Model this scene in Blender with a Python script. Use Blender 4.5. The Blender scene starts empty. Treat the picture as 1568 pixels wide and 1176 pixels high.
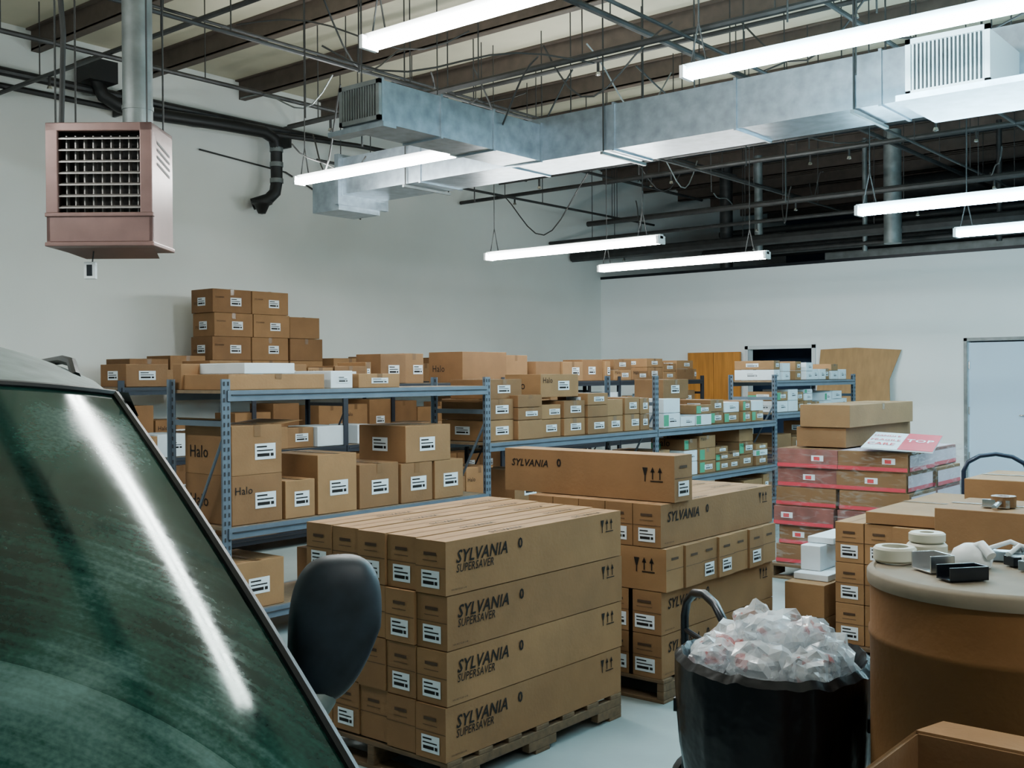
import bpy, bmesh, math, random
from mathutils import Vector, Matrix, noise
R=random.Random(7)
scene=bpy.context.scene
COL=scene.collection

# ------------------------------------------------------------------ materials
def nt(m):
    m.use_nodes=True
    return m.node_tree
def mat(name,col,rough=.6,metal=0,var=0,scale=8,bump=0,bscale=60,emit=None,es=0,spec=.5,stretch=(1,1,1)):
    m=bpy.data.materials.new(name); t=nt(m); b=t.nodes['Principled BSDF']
    b.inputs['Base Color'].default_value=(*col,1)
    b.inputs['Roughness'].default_value=rough
    b.inputs['Metallic'].default_value=metal
    b.inputs['Specular IOR Level'].default_value=spec
    tc=t.nodes.new('ShaderNodeTexCoord')
    mp=t.nodes.new('ShaderNodeMapping'); mp.inputs['Scale'].default_value=stretch
    t.links.new(tc.outputs['Object'],mp.inputs['Vector'])
    if var:
        n=t.nodes.new('ShaderNodeTexNoise'); n.inputs['Scale'].default_value=scale; n.inputs['Detail'].default_value=5
        t.links.new(mp.outputs[0],n.inputs['Vector'])
        r=t.nodes.new('ShaderNodeValToRGB')
        r.color_ramp.elements[0].position=.3; r.color_ramp.elements[1].position=.7
        r.color_ramp.elements[0].color=(*[c*(1-var) for c in col],1)
        r.color_ramp.elements[1].color=(*[min(1,c*(1+var)) for c in col],1)
        t.links.new(n.outputs['Fac'],r.inputs[0]); t.links.new(r.outputs[0],b.inputs['Base Color'])
    if bump:
        n2=t.nodes.new('ShaderNodeTexNoise'); n2.inputs['Scale'].default_value=bscale
        t.links.new(mp.outputs[0],n2.inputs['Vector'])
        bp=t.nodes.new('ShaderNodeBump'); bp.inputs['Strength'].default_value=bump; bp.inputs['Distance'].default_value=.01
        t.links.new(n2.outputs['Fac'],bp.inputs['Height']); t.links.new(bp.outputs[0],b.inputs['Normal'])
    if emit:
        b.inputs['Emission Color'].default_value=(*emit,1); b.inputs['Emission Strength'].default_value=es
    return m
CARD=[mat('cardboard_a',(.195,.102,.043),.8,var=.10,scale=5,bump=.1,spec=.3),
      mat('cardboard_b',(.228,.122,.052),.8,var=.10,scale=5,bump=.1,spec=.3),
      mat('cardboard_c',(.158,.080,.033),.8,var=.12,scale=5,bump=.1,spec=.3)]
INSIDE=mat('cardboard_dark_seam',(.045,.022,.009),.9)
TAPE=mat('packing_tape',(.15,.08,.036),.25)
LABEL=mat('paper_label',(.60,.66,.70),.6)
INK=mat('black_ink',(.010,.008,.007),.8,spec=.2)
REDINK=mat('red_ink',(.5,.03,.04),.6)
GREEN=mat('green_print',(.02,.24,.12),.5)
WHITEBOX=mat('white_carton',(.55,.61,.65),.5,var=.05)
WALLM=mat('painted_wall',(.75,.775,.745),.75,var=.05,scale=.7,bump=.06,bscale=25)
WALLB=mat('painted_partition',(.88,.92,.92),.7,var=.03,scale=.8)
ROOFM=mat('roof_liner',(.52,.485,.36),.8,var=.10,scale=1.5)
ROOFD=mat('roof_liner_painted_shade',(.035,.045,.055),.9,var=.4,scale=1.5)  # same roof liner, with the gloom of the far void put into its colour
DARKW=mat('wall_painted_shade',(.012,.030,.065),.9,var=.3,scale=.6)  # near-black blue paints in the darkness that the lamps would otherwise lift
BEAM=mat('purlin_primer',(.075,.055,.043),.6,var=.2)
FLOORM=mat('concrete_floor',(.23,.285,.29),.4,var=.22,scale=1.3,bump=.08,bscale=15)
GALV=mat('galvanised_steel',(.32,.38,.43),.36,.85,var=.22,scale=9)
GALVD=mat('galvanised_dull',(.19,.21,.21),.5,.6,var=.25,scale=7)
BLACKP=mat('black_iron_pipe',(.015,.015,.015),.5,.3)
PIPE=mat('sprinkler_pipe',(.030,.030,.030),.5,.4,var=.3)
WIRE=mat('hanger_wire',(.04,.04,.04),.5,.4)
RACK=mat('rack_steel_bluegrey',(.10,.13,.165),.42,.3,var=.1)
RACKD=mat('rack_steel_dark',(.015,.018,.027),.5,.3)
HOLE=mat('rack_hole',(.012,.012,.015),.8)
DECK=mat('particle_board',(.15,.10,.055),.8,var=.15,scale=30)
HEAT=mat('heater_paint',(.18,.102,.09),.36,.35,var=.2,scale=4)
HEATD=mat('heater_dark',(.012,.009,.008),.6)
FIN=mat('heater_louver',(.28,.255,.24),.35,.5)
WPL=mat('white_enamel',(.70,.73,.74),.4)
ES=135
TUBEW=mat('fluorescent_tube',(1,1,1),.4,emit=(.96,1,.97),es=ES)
TUBEB=mat('fluorescent_tube_cool',(1,1,1),.4,emit=(.50,.85,1),es=ES*1.2)
WOOD=mat('orange_oak',(.52,.20,.03),.45,var=.2,scale=3,stretch=(6,6,.6))
PLY=mat('plywood',(.38,.215,.09),.7,var=.12,scale=3,stretch=(5,5,.7))
PALLET=mat('pallet_wood',(.10,.06,.028),.85,var=.3,scale=6,stretch=(1,6,6))
BLACKPL=mat('black_plastic',(.004,.005,.006),.45,spec=.3)
MIRR=mat('mirror_housing_plastic',(.008,.013,.019),.5,var=.5,scale=20,spec=.35)
LINER=mat('bin_liner',(.002,.002,.003),.28,bump=.6,bscale=14,spec=.28)
DOORM=mat('steel_door_paint',(.55,.70,.85),.5)
BLACKM=mat('black_metal',(.008,.010,.015),.3,.4)
DRUM=mat('fibre_drum_kraft',(.135,.060,.018),.75,var=.15,scale=3,spec=.2,bump=.15,bscale=40)
DRUMTOP=mat('drum_top_board',(.19,.15,.105),.75,var=.15,spec=.3)
CHROME=mat('bright_steel',(.6,.6,.6),.25,1)
TIRE=mat('tyre_rubber',(.015,.015,.015),.8)

# ------------------------------------------------------------------ mesh builder
class MB:
    def __init__(s): s.v=[];s.f=[];s.m=[];s.mats=[]
    def mi(s,m):
        if m not in s.mats: s.mats.append(m)
        return s.mats.index(m)
    def add(s,vs,fs,m):
        o=len(s.v); s.v+= [tuple(p) for p in vs]; i=s.mi(m)
        for f in fs: s.f.append(tuple(a+o for a in f)); s.m.append(i)
    def box(s,x0,x1,y0,y1,z0,z1,m,M=None):
        vs=[Vector(p) for p in [(x0,y0,z0),(x1,y0,z0),(x1,y1,z0),(x0,y1,z0),(x0,y0,z1),(x1,y0,z1),(x1,y1,z1),(x0,y1,z1)]]
        if M is not None: vs=[M@p for p in vs]
        s.add(vs,[(0,3,2,1),(4,5,6,7),(0,1,5,4),(1,2,6,5),(2,3,7,6),(3,0,4,7)],m)
    def quad(s,a,b,c,d,m): s.add([a,b,c,d],[(0,1,2,3)],m)
    def path(s,pts,r,m,n=8,caps=True):
        pts=[Vector(p) for p in pts]; vs=[];fs=[]
        up=None
        for i,p in enumerate(pts):
            d=(pts[min(i+1,len(pts)-1)]-pts[max(i-1,0)]).normalized()
            if up is None:
                up=Vector((0,0,1)) if abs(d.z)<.9 else Vector((1,0,0))
            a=d.cross(up)
            if a.length<1e-4: a=d.cross(Vector((.3,1,.2)))
            a.normalize(); b=a.cross(d).normalized(); up=b
            rr=r[i] if isinstance(r,(list,tuple)) else r
            for k in range(n):
                t=2*math.pi*k/n
                vs.append(p+a*math.cos(t)*rr+b*math.sin(t)*rr)
        for i in range(len(pts)-1):
            for k in range(n):
                k2=(k+1)%n
                fs.append((i*n+k,i*n+k2,(i+1)*n+k2,(i+1)*n+k))
        if caps:
            fs.append(tuple(range(n))); fs.append(tuple(reversed(range((len(pts)-1)*n,len(pts)*n))))
        s.add(vs,fs,m)
    def lathe(s,prof,c,m,n=40,M=None):
        vs=[];fs=[]
        for (r,z) in prof:
            for k in range(n):
                t=2*math.pi*k/n
                p=Vector((r*math.cos(t),r*math.sin(t),z))
                if M is not None: p=M@p
                vs.append(p+Vector(c))
        for i in range(len(prof)-1):
            for k in range(n):
                k2=(k+1)%n
                fs.append((i*n+k,i*n+k2,(i+1)*n+k2,(i+1)*n+k))
        s.add(vs,fs,m)
    def build(s,name,parent=None,bevel=0,smooth=False,loc=None,rz=0):
        me=bpy.data.meshes.new(name); me.from_pydata(s.v,[],s.f)
        for m in s.mats: me.materials.append(m)
        me.polygons.foreach_set('material_index',s.m)
        me.update()
        o=bpy.data.objects.new(name,me); COL.objects.link(o)
        if smooth:
            for p in me.polygons: p.use_smooth=True
            md=o.modifiers.new('edge','EDGE_SPLIT'); md.split_angle=math.radians(40)
        if bevel:
            md=o.modifiers.new('bevel','BEVEL'); md.width=bevel; md.segments=2; md.limit_method='ANGLE'
        if loc is not None: o.location=loc
        o.rotation_euler=(0,0,rz)
        if parent: o.parent=parent
        return o
def empty(name,loc=(0,0,0),rz=0):
    e=bpy.data.objects.new(name,None); COL.objects.link(e); e.location=loc; e.rotation_euler=(0,0,rz); e.empty_display_size=.2
    return e

_tc={}
def textmesh(s,bold=.012,shear=0):
    k=(s,bold,shear)
    if k in _tc: return _tc[k]
    c=bpy.data.curves.new('t','FONT'); c.body=s; c.size=1; c.offset=bold; c.shear=shear; c.resolution_u=2
    c.space_character=1.06
    o=bpy.data.objects.new('t',c); COL.objects.link(o)
    dg=bpy.context.evaluated_depsgraph_get(); dg.update()
    me=bpy.data.meshes.new_from_object(o.evaluated_get(dg))
    vs=[(v.co.x,v.co.y) for v in me.vertices]; fs=[tuple(p.vertices) for p in me.polygons]
    mx=min(a for a,b in vs); w=max(a for a,b in vs)-mx
    vs=[(a-mx,b) for a,b in vs]
    bpy.data.objects.remove(o); bpy.data.curves.remove(c); bpy.data.meshes.remove(me)
    _tc[k]=(vs,fs,w); return _tc[k]
E=.0025
def P(face,a,z,x1,y0):   # point on +X face (a=y) or -Y face (a=x)
    return (x1+E,a,z) if face=='X' else (a,y0-E,z)
def decal(mb,face,a,z,w,h,x1,y0,m,e=0):
    q=[P(face,a,z,x1,y0),P(face,a+w,z,x1,y0),P(face,a+w,z+h,x1,y0),P(face,a,z+h,x1,y0)]
    if e:
        q=[(p[0]+(e if face=='X' else 0),p[1]-(e if face=='Y' else 0),p[2]) for p in q]
    mb.quad(*q,m)
def text(mb,face,s,a,z,width,x1,y0,m=INK,bold=.012,shear=0,hs=1):
    vs,fs,w=textmesh(s,bold,shear); k=width/w
    mb.add([P(face,a+p[0]*k,z+p[1]*k*hs,x1,y0) for p in vs],fs,m)
def label(mb,face,a,z,w,h,x1,y0):
    decal(mb,face,a,z,w,h,x1,y0,LABEL)
    for i,(fx,fw,fz,fh) in enumerate([(.08,.5,.75,.1),(.08,.8,.52,.08),(.1,.6,.18,.2),(.75,.15,.18,.2)]):
        decal(mb,face,a+w*fx,z+h*fz,w*fw,h*fh,x1,y0,INK,e=.001)
def arrows(mb,face,a,z,s,x1,y0):
    for k in range(2):
        q=a+k*s*.55+s*.6
        decal(mb,face,q+s*.13,z+s*.15,s*.08,s*.55,x1,y0,INK)
        mb.add([P(face,q,z+s*.6,x1,y0),P(face,q+s*.34,z+s*.6,x1,y0),P(face,q+s*.17,z+s*.95,x1,y0)],[(0,1,2)],INK)
    decal(mb,face,a+s*.6,z,s*.95,s*.07,x1,y0,INK)
    mb.add([P(face,a,z+s*.9,x1,y0),P(face,a+s*.4,z+s*.9,x1,y0),P(face,a+s*.26,z+s*.4,x1,y0),P(face,a+s*.14,z+s*.4,x1,y0)],[(0,1,2,3)],INK)
    decal(mb,face,a+s*.16,z,s*.08,s*.4,x1,y0,INK)

def lampcarton(mb,x0,x1,y0,y1,z0,z1,axis,side=True,lab=True,sub=True,c=None,top=False):
    """long lamp carton, axis = long direction"""
    g=.0025; x0+=g;x1-=g;y0+=g;y1-=g;z1-=g
    m=c or R.choice(CARD[:2])
    mb.box(x0,x1,y0,y1,z0,z1,m)
    h=z1-z0
    if axis=='Y':
        w=x1-x0
        decal(mb,'Y',x0+w*.28,z0+h*.72,w*.42,h*.06,x1,y0,INSIDE)
        decal(mb,'Y',x0+w*.25,z0+h*.62,w*.48,h*.012,x1,y0,INSIDE)
        if lab: label(mb,'Y',x0+w*.2,z0+h*.12,w*.6,h*.32,x1,y0)
        decal(mb,'Y',x0,z0+h*.5,w,h*.012,x1,y0,INSIDE)
        mb.quad((x0+w*.5-.003,y0,z1+E*.5),(x0+w*.5+.003,y0,z1+E*.5),(x0+w*.5+.003,y1,z1+E*.5),(x0+w*.5-.003,y1,z1+E*.5),CARD[2])
        if top:
            vs,fs,tw=textmesh('SYLVANIA',.014,.25); k=.22/tw
            for ty in (y0+.3,y1-.35):
                mb.add([(x1-.015-p[1]*k,ty+p[0]*k,z1+E) for p in vs],fs,INK)
        if side:
            text(mb,'X','SYLVANIA',y0+.06,z0+h*.58,.32,x1,y0,bold=.018,shear=.25,hs=1.05)
            if sub: text(mb,'X','SUPERSAVER',y0+.06,z0+h*.40,.23,x1,y0,bold=.006,shear=.2,hs=1.2)
            text(mb,'X','0',y0+.45,z0+h*.63,.03,x1,y0,bold=.03)
            arrows(mb,'X',y1-.17,z0+h*.58,.066,x1,y0)
            text(mb,'X','100% RECYCLED 6-48',y0+.03,z0+h*.08,.09,x1,y0,bold=0)
    else:
        w=y1-y0
        decal(mb,'X',y0+w*.28,z0+h*.72,w*.42,h*.06,x1,y0,INSIDE)
        decal(mb,'X',y0,z0+h*.5,w,h*.012,x1,y0,INSIDE)
        if lab: label(mb,'X',y0+w*.2,z0+h*.12,w*.6,h*.32,x1,y0)
        if side:
            text(mb,'Y','SYLVANIA',x0+.05,z0+h*.60,.26,x1,y0,bold=.016,shear=.25)
            text(mb,'Y','0',x0+.37,z0+h*.63,.03,x1,y0,bold=.03)
            arrows(mb,'Y',x1-.19,z0+h*.42,.08,x1,y0)

def carton(mb,x0,x1,y0,y1,z0,z1,lab='X',txt=None,m=None,stripe=None):
    g=.003; y0+=g;y1-=g;x0+=g;x1-=g
    m=m or R.choice(CARD)
    mb.box(x0,x1,y0,y1,z0,z1,m)
    w=y1-y0;d=x1-x0;h=z1-z0
    if 'X' in lab:
        lw=min(.16,w*.5); label(mb,'X',y0+w*(.3 if txt is None else .45),z0+h*.3,lw,min(.1,h*.4),x1,y0)
    if 'Y' in lab:
        lw=min(.16,d*.5); label(mb,'Y',x0+d*.3,z0+h*.3,lw,min(.1,h*.4),x1,y0)
    if txt:
        text(mb,'Y',txt,x0+d*.12,z0+h*.35,min(.19,d*.45),x1,y0,bold=.004,hs=1.1)
        if R.random()<.4: text(mb,'X',txt,y0+w*.06,z0+h*.62,min(.13,w*.35),x1,y0,bold=.004)
    if m is not WHITEBOX:
        mb.quad((x0,y0+w*.5-.025,z1+E),(x1,y0+w*.5-.025,z1+E),(x1,y0+w*.5+.025,z1+E),(x0,y0+w*.5+.025,z1+E),TAPE)
        if R.random()<.6: decal(mb,'X',y0+w*.5-.025,z1-min(.07,h*.3),.05,min(.07,h*.3),x1,y0,TAPE)
    if stripe: decal(mb,'X',y0,z0+h*.1,w*.3,h*.8,x1,y0,stripe); decal(mb,'Y',x0,z0+h*.1,d*.3,h*.5,x1,y0,stripe)

# ------------------------------------------------------------------ room shell
def slab(name,x0,x1,y0,y1,z0,z1,m):
    b=MB(); b.box(x0,x1,y0,y1,z0,z1,m); return b.build(name)
XL,XR,YN,YB,YF,ZR=-12.0,7.5,-5.0,17.3,25.5,5.62
ZH=ZR-.02; YS=15.4
slab('floor',XL-.2,XR+.2,YN-.2,YF+.2,-.15,0,FLOORM)
slab('ceiling',XL-.2,XR+.2,YN-.2,YS,ZR,ZR+.15,ROOFM)
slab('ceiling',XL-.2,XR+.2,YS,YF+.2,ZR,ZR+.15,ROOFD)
slab('wall_left',XL-.2,XL,YN,YF,0,ZR,WALLM)
slab('wall_right',XR,XR+.2,YN,YF,0,ZR,WALLM)
slab('wall_near',XL,XR,YN-.2,YN,0,ZR,WALLM)
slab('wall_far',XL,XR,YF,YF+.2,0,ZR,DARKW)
b=MB(); ZP=3.5
D1=(-8.85,-7.67); D2=(-5.15,-4.2)
b.box(XL,D1[0],YB,YB+.15,0,ZP,WALLB)
b.box(D1[0],D1[1],YB,YB+.15,2.08,ZP,WALLB)
b.box(D1[1],D2[0],YB,YB+.15,0,ZP,WALLB)
b.box(D2[0],D2[1],YB,YB+.15,2.13,ZP,WALLB)
b.box(D2[1],XR,YB,YB+.15,0,ZP,WALLB)
b.build('wall_back')
b=MB(); b.box(XL,XR,YB-.02,YB+.17,ZP,ZP+.05,BLACKM); b.build('trim_1')
slab('wall_office',D1[0]-1,D1[1]+1,YB+1.2,YB+1.3,0,3.0,DARKW)
b=MB(); b.box(XL,XL+.012,YN,YB,0,.1,RACKD); b.build('baseboard_left')
b=MB()
b.box(D2[0]+.005,D2[1]-.005,YB+.03,YB+.08,0.01,2.11,DOORM)
for (a,c,z0,z1) in [(D2[0]-.05,D2[0],0,2.18),(D2[1],D2[1]+.05,0,2.18),(D2[0]-.05,D2[1]+.05,2.13,2.18)]:
    b.box(a,c,YB-.03,YB-.001,z0,z1,GALVD)
b.path([(D2[1]-.08,YB+.03,1),(D2[1]-.08,YB-.03,1),(D2[1]-.2,YB-.03,1)],.012,CHROME)
for z in (.3,1.0,1.7): b.box(D2[0]+.005,D2[0]+.025,YB+.015,YB+.03,z,z+.12,CHROME)
b.build('door_1',bevel=.004)
b=MB()
for (a,c,z0,z1) in [(D1[0]-.06,D1[0],0,2.14),(D1[1],D1[1]+.06,0,2.14),(D1[0]-.06,D1[1]+.06,2.08,2.14)]:
    b.box(a,c,YB-.04,YB-.001,z0,z1,WPL)
b.build('trim_2')
def wooddoor(x0,x1,y0,name):
    b=MB(); b.box(x0,x1,y0,y0+.045,.01,2.04,WOOD)
    b.box((x0+x1)/2-.003,(x0+x1)/2+.003,y0-.002,y0,.01,2.04,INSIDE)
    b.lathe([(0,-.05),(.03,-.04),(.03,-.02),(.012,0)],(x1-.08,y0,1.0),CHROME,16,Matrix.Rotation(math.pi/2,3,'X')@Matrix.Rotation(math.pi,3,'X'))
    b.box(x0-.005,x0+.02,y0-.01,y0,.25,.35,CHROME); b.box(x0-.005,x0+.02,y0-.01,y0,1.65,1.75,CHROME)
    b.build(name,bevel=.004)
wooddoor(-10.0,-8.95,YB-.14,'door_2')
b=MB()
vs=[(-7.5,0),(-6.15,0),(-6.3,1.55),(-6.15,2.02),(-6.9,2.07),(-7.5,2.05)]
n=len(vs); Y0=YB-.55
f=[(x,Y0+z*.24,z) for x,z in vs]; k=[(x,Y0+z*.24+.02,z) for x,z in vs]
b.add(f+k,[tuple(range(n)),tuple(range(2*n-1,n-1,-1))]+[(i,(i+1)%n,n+(i+1)%n,n+i) for i in range(n)],PLY)
b.build('plywood_sheet')
b=MB(); y=-3.93
while y<YF-.2:
    b.box(XL,XR,y,y+.02,ZR-.24,ZR,BEAM); b.box(XL,XR,y,y+.10,ZR-.25,ZR-.22,BEAM); b.box(XL,XR,y-.06,y+.02,ZR-.02,ZR-.001,BEAM)
    y+=1.42
b.build('trim_3')

# ------------------------------------------------------------------ camera
cam=bpy.data.cameras.new('camera'); co=bpy.data.objects.new('camera',cam); COL.objects.link(co)
cam.sensor_width=36; cam.lens=1650/1568*36; cam.clip_start=.05
TH=math.radians(39.5)
M=Matrix.Rotation(TH,4,'Z')@Matrix.Rotation(math.radians(89.55),4,'X')@Matrix.Rotation(math.radians(-.4),4,'Z')
M.translation=(0,0,1.65); co.matrix_world=M
scene.camera=co

# ------------------------------------------------------------------ lights
def fixture(x0,y,z,L=2.44,cool=False):
    b=MB(); x1=x0+L; T=TUBEB if cool else TUBEW
    b.box(x0,x1,y-.03,y+.03,z+.03,z+.075,WPL)
    for s in (-.045,.045):
        b.path([(x0+.03,y+s,z),(x1-.03,y+s,z)],.021,T,8,caps=False)
    for x in (x0,x1-.03): b.box(x,x+.03,y-.07,y+.07,z-.025,z+.06,WPL)
    for x in (x0+.05,x1-.3):
        b.path([(x,y,z+.07),(x+.06,y,z+.35),(x+.06,y,ZH)],.006,WIRE,5)
        b.path([(x+.12,y,z+.07),(x+.06,y,z+.35)],.006,WIRE,5)
    b.build('fluorescent_light')
fixture(-8.9,7.3,3.68,2.25)
fixture(-5.15,4.8,3.78)
fixture(-3.8,6.5,3.70,cool=True); fixture(-1.3,6.5,3.70,cool=True)
fixture(-8.48,9.84,3.06); fixture(-3.7,9.3,3.06,cool=True)
fixture(-8.27,11.9,3.05); fixture(-3.45,11.2,3.03,cool=True)
fixture(1.5,9.3,3.08,cool=True); fixture(-4.3,3.15,3.85); fixture(.4,1.6,3.9)  # unseen fixtures added for fill; middle one placed to streak the windshield
fixture(-8.6,1.3,3.9); fixture(-.6,14.6,3.05,cool=True)  # further out-of-view fixtures, added as fill light

w=bpy.data.worlds.new('world'); scene.world=w; w.use_nodes=True
w.node_tree.nodes['Background'].inputs[0].default_value=(.6,.7,.8,1); w.node_tree.nodes['Background'].inputs[1].default_value=.05

# ------------------------------------------------------------------ ducts
def ductrun(b,x0,x1,y0,y1,z0,z1,axis,step=1.2):
    b.box(x0,x1,y0,y1,z0,z1,GALV)
    a,c=(x0,x1) if axis=='X' else (y0,y1)
    t=a+.0
    while t<=c+.001:
        if axis=='X': b.box(t-.012,t+.012,y0-.015,y1+.015,z0-.015,z1+.015,GALV)
        else: b.box(x0-.015,x1+.015,t-.012,t+.012,z0-.015,z1+.015,GALV)
        t+=step
def grille(b,x0,x1,y,z0,z1,frame,nf=14):
    for (a,c,p,q) in [(x0,x1,z0,z0+.035),(x0,x1,z1-.035,z1),(x0,x0+.035,z0,z1),(x1-.035,x1,z0,z1)]:
        b.box(a,c,y-.03,y,p,q,frame)
    b.box(x0+.03,x1-.03,y-.006,y-.002,z0+.03,z1-.03,HEATD)
    for i in range(nf):
        x=x0+.045+(x1-x0-.09)*i/(nf-1)
        b.box(x-.003,x+.007,y-.022,y-.007,z0+.03,z1-.03,frame)
b=MB()
ductrun(b,-9.0,XR-.05,8.0,8.62,3.66,4.06,'X')
b.box(-9.06,-9.0,7.94,8.7,3.55,4.1,GALV); b.box(-9.5,-9.06,8.0,8.62,3.5,3.95,GALV)
ductrun(b,-6.65,-6.22,5.95,8.0,3.66,4.0,'Y',.68)
b.box(-6.75,-6.1,5.85,5.99,3.60,3.64,GALV)
grille(b,-6.67,-6.2,5.93,3.68,4.0,GALVD)
b.box(-2.55,-2.03,7.3,8.0,3.52,3.86,WPL)
b.box(-2.6,-1.5,7.2,8.0,3.46,3.50,GALV)
grille(b,-2.56,-2.02,7.3,3.50,3.88,WPL,18)
for x in (-8,-5.5,-3.2,-.8,1.5,4):
    b.path([(x,7.98,3.65),(x,7.98,ZH)],.008,WIRE,5); b.path([(x,8.64,3.65),(x,8.64,ZH)],.008,WIRE,5)
    b.box(x-.015,x+.015,7.95,8.67,3.62,3.645,GALVD)
b.build('air_duct')

# ------------------------------------------------------------------ ceiling piping
b=MB()
b.path([(-11.8,YN+.1,5.02),(-11.8,10.3,5.02)],.05,PIPE,10)
b.path([(-11.8,YN+.1,4.86),(-11.8,8.0,4.86),(-11.8,8.4,4.9),(-11.5,10.5,4.95),(-11.2,14,4.9)],.035,BLACKP,8)
b.box(-11.95,-11.6,6.5,6.85,5.1,5.35,BLACKP)
b.path([(-11.97,8.2,4.6),(-11.97,9.6,4.5),(-11.97,11,4.0)],.012,WIRE,6)
for y in (2,4.5,7,9.5): b.box(-11.99,-11.75,y,y+.03,4.8,5.1,PIPE)
b.build('wall_pipe')
b=MB()
pts=[(-11.75,6.65,5.15),(-11.70,6.72,4.95),(-11.66,6.9,4.86),(-11.66,7.2,4.84),(-11.66,8.4,4.90),(-11.68,9.0,4.92),(-11.72,9.2,4.87),(-11.75,9.27,4.73),(-11.75,9.27,4.3),(-11.75,9.24,4.15),(-11.78,9.15,4.05),(-11.93,9.0,3.98)]
b.path(pts,.08,BLACKP,14)
for z in (4.70,4.5,4.28): b.path([(-11.75,9.27,z),(-11.75,9.27,z+.06)],.092,GALVD,14)
b.lathe([(.0,-.12),(.05,-.11),(.1,0),(.14,.02),(.14,.05)],(-11.75,9.02,3.95),BLACKP,16)
b.build('bent_vent_pipe',smooth=True)
b=MB()
for (x,z,r,y0,y1) in [(-9.6,4.75,.025,2,17),(-7.6,4.55,.02,3,17),(-5.2,4.7,.03,3,20),(-3.4,4.5,.02,3,20),(-1.2,4.65,.025,3,20),(-10.6,4.4,.02,9,17),(-4.4,4.35,.016,6,18),(-6.9,4.25,.014,9,18),(-2.6,4.3,.018,9,19),(-8.4,4.9,.016,5,16)]:
    b.path([(x,y0,z),(x,y1,z)],r,PIPE,8)
    y=y0+.4
    while y<y1:
        b.path([(x,y,z),(x,y,ZH)],.007,WIRE,5); y+=1.42*1.5
for (y,z,r,x0,x1) in [(5.6,4.8,.025,-11.95,5),(7.75,4.45,.03,-9.6,5),(10.3,4.6,.03,-11.95,6),(11.4,4.3,.02,-9.6,6),(13.2,4.5,.03,-11.95,6),(14.9,4.2,.045,-10.6,6),(16.3,3.85,.09,-11.95,6),(15.6,4.05,.03,-11.95,6),(12.4,4.75,.02,-11.95,5),(9.2,4.9,.025,-9.6,5),(9.7,4.2,.016,-6,5),(14.2,4.7,.025,-9.6,6)]:
    b.path([(x0,y,z),(x1,y,z)],r,PIPE,8)
    x=max(x0+.5,-11)
    while x<x1:
        b.path([(x,y,z),(x,y,ZH)],.007,WIRE,5)
        if R.random()<.5:
            b.path([(x+.2,y,z),(x+.2,y,z-.12)],.015,PIPE,6); b.lathe([(0,-.16),(.03,-.15),(.02,-.12)],(x+.2,y,z),CHROME,8)
        x+=2.1+R.random()
b.build('sprinkler_piping')
b=MB()
R2=random.Random(21)
for i in range(56):
    x=R2.uniform(-9.5,1); y=R2.uniform(6.5,16); z=R2.uniform(4.1,5.1)
    a=R2.uniform(0,math.pi); L=R2.uniform(.6,2.6); sag=R2.uniform(.1,.5)
    pts=[]
    for k in range(11):
        t=k/10; pts.append((x+math.cos(a)*L*(t-.5),y+math.sin(a)*L*(t-.5),z-sag*math.sin(math.pi*t)+.15*math.sin(6*t+i)))
    b.path(pts,.009,WIRE if i%5 else GALVD,5)
for i in range(22):
    x=R2.uniform(-9,0); y=R2.uniform(5.5,15)
    z0=R2.uniform(3.5,4.4)
    b.path([(x,y,ZH),(x+R2.uniform(-.03,.03),y,z0)],.008,WIRE,5)
b.build('hanging_cables')
b=MB()
for (x,y,r,z0,z1,m) in [(-5.9,16.2,.13,3.6,5.3,GALVD),(-8.3,16.6,.07,3.6,5.3,GALVD),(-9.6,17.9,.12,3.5,5.5,PIPE),(-3.6,16.8,.1,3.6,5.4,GALVD),(-2.2,16.5,.05,3.4,5.4,PIPE),(-4.6,17.0,.04,3.6,5.4,PIPE),(-6.6,16.9,.04,3.6,5.4,GALVD)]:
    b.path([(x,y,z0),(x,y,z1)],r,m,14)
for (y,z,r,x0,x1) in [(17.8,3.85,.12,-10,6),(18.4,4.3,.06,-10,6),(16.9,3.72,.05,-9.5,6),(19,4.9,.2,-7,6)]:
    b.path([(x0,y,z),(x1,y,z)],r,PIPE,12)
b.box(-8,-3,18.6,19.4,3.6,4.0,GALVD); b.box(-2.6,-.6,17.6,18.2,3.55,4.2,DARKW)
b.build('overhead_services',smooth=True)

# ------------------------------------------------------------------ unit heater
H=empty('unit_heater',(-6.98,3.97,2.58),TH)
b=MB(); W=.37; Ht=.85; Dp=.45
b.box(-W,-W+.03,0,Dp,.0,Ht,HEAT); b.box(W-.03,W,0,Dp,.0,Ht,HEAT)
b.box(-W,W,0,Dp,Ht-.03,Ht,HEAT); b.box(-W+.03,W-.03,Dp-.03,Dp,0,Ht,HEAT); b.box(-W-.01,W+.01,-.01,Dp+.01,-.01,.02,HEAT)
b.box(-W,W,0,.03,0.02,.22,HEAT)
b.box(-W,-W+.085,-.008,.02,.22,Ht,HEAT); b.box(W-.085,W,-.008,.02,.22,Ht,HEAT); b.box(-W,W,-.008,.02,Ht-.06,Ht,HEAT)
b.box(-W-.008,W+.008,-.012,.03,.195,.225,HEAT)
b.box(-W+.03,W-.03,.2,.22,.02,Ht-.03,HEATD)
b.quad((-W,0,0),(W,0,0),(W-.1,Dp,-.05),(-W+.1,Dp,-.05),HEAT)
for i in range(4):
    z=.54+i*.05
    b.add([(W+.003,.10,z+.03),(W+.003,.38,z-.02),(W+.003,.38,z),(W+.003,.10,z+.05)],[(0,1,2,3)],HEATD)
b.build('casing',H,bevel=.006)
b=MB()
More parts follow.
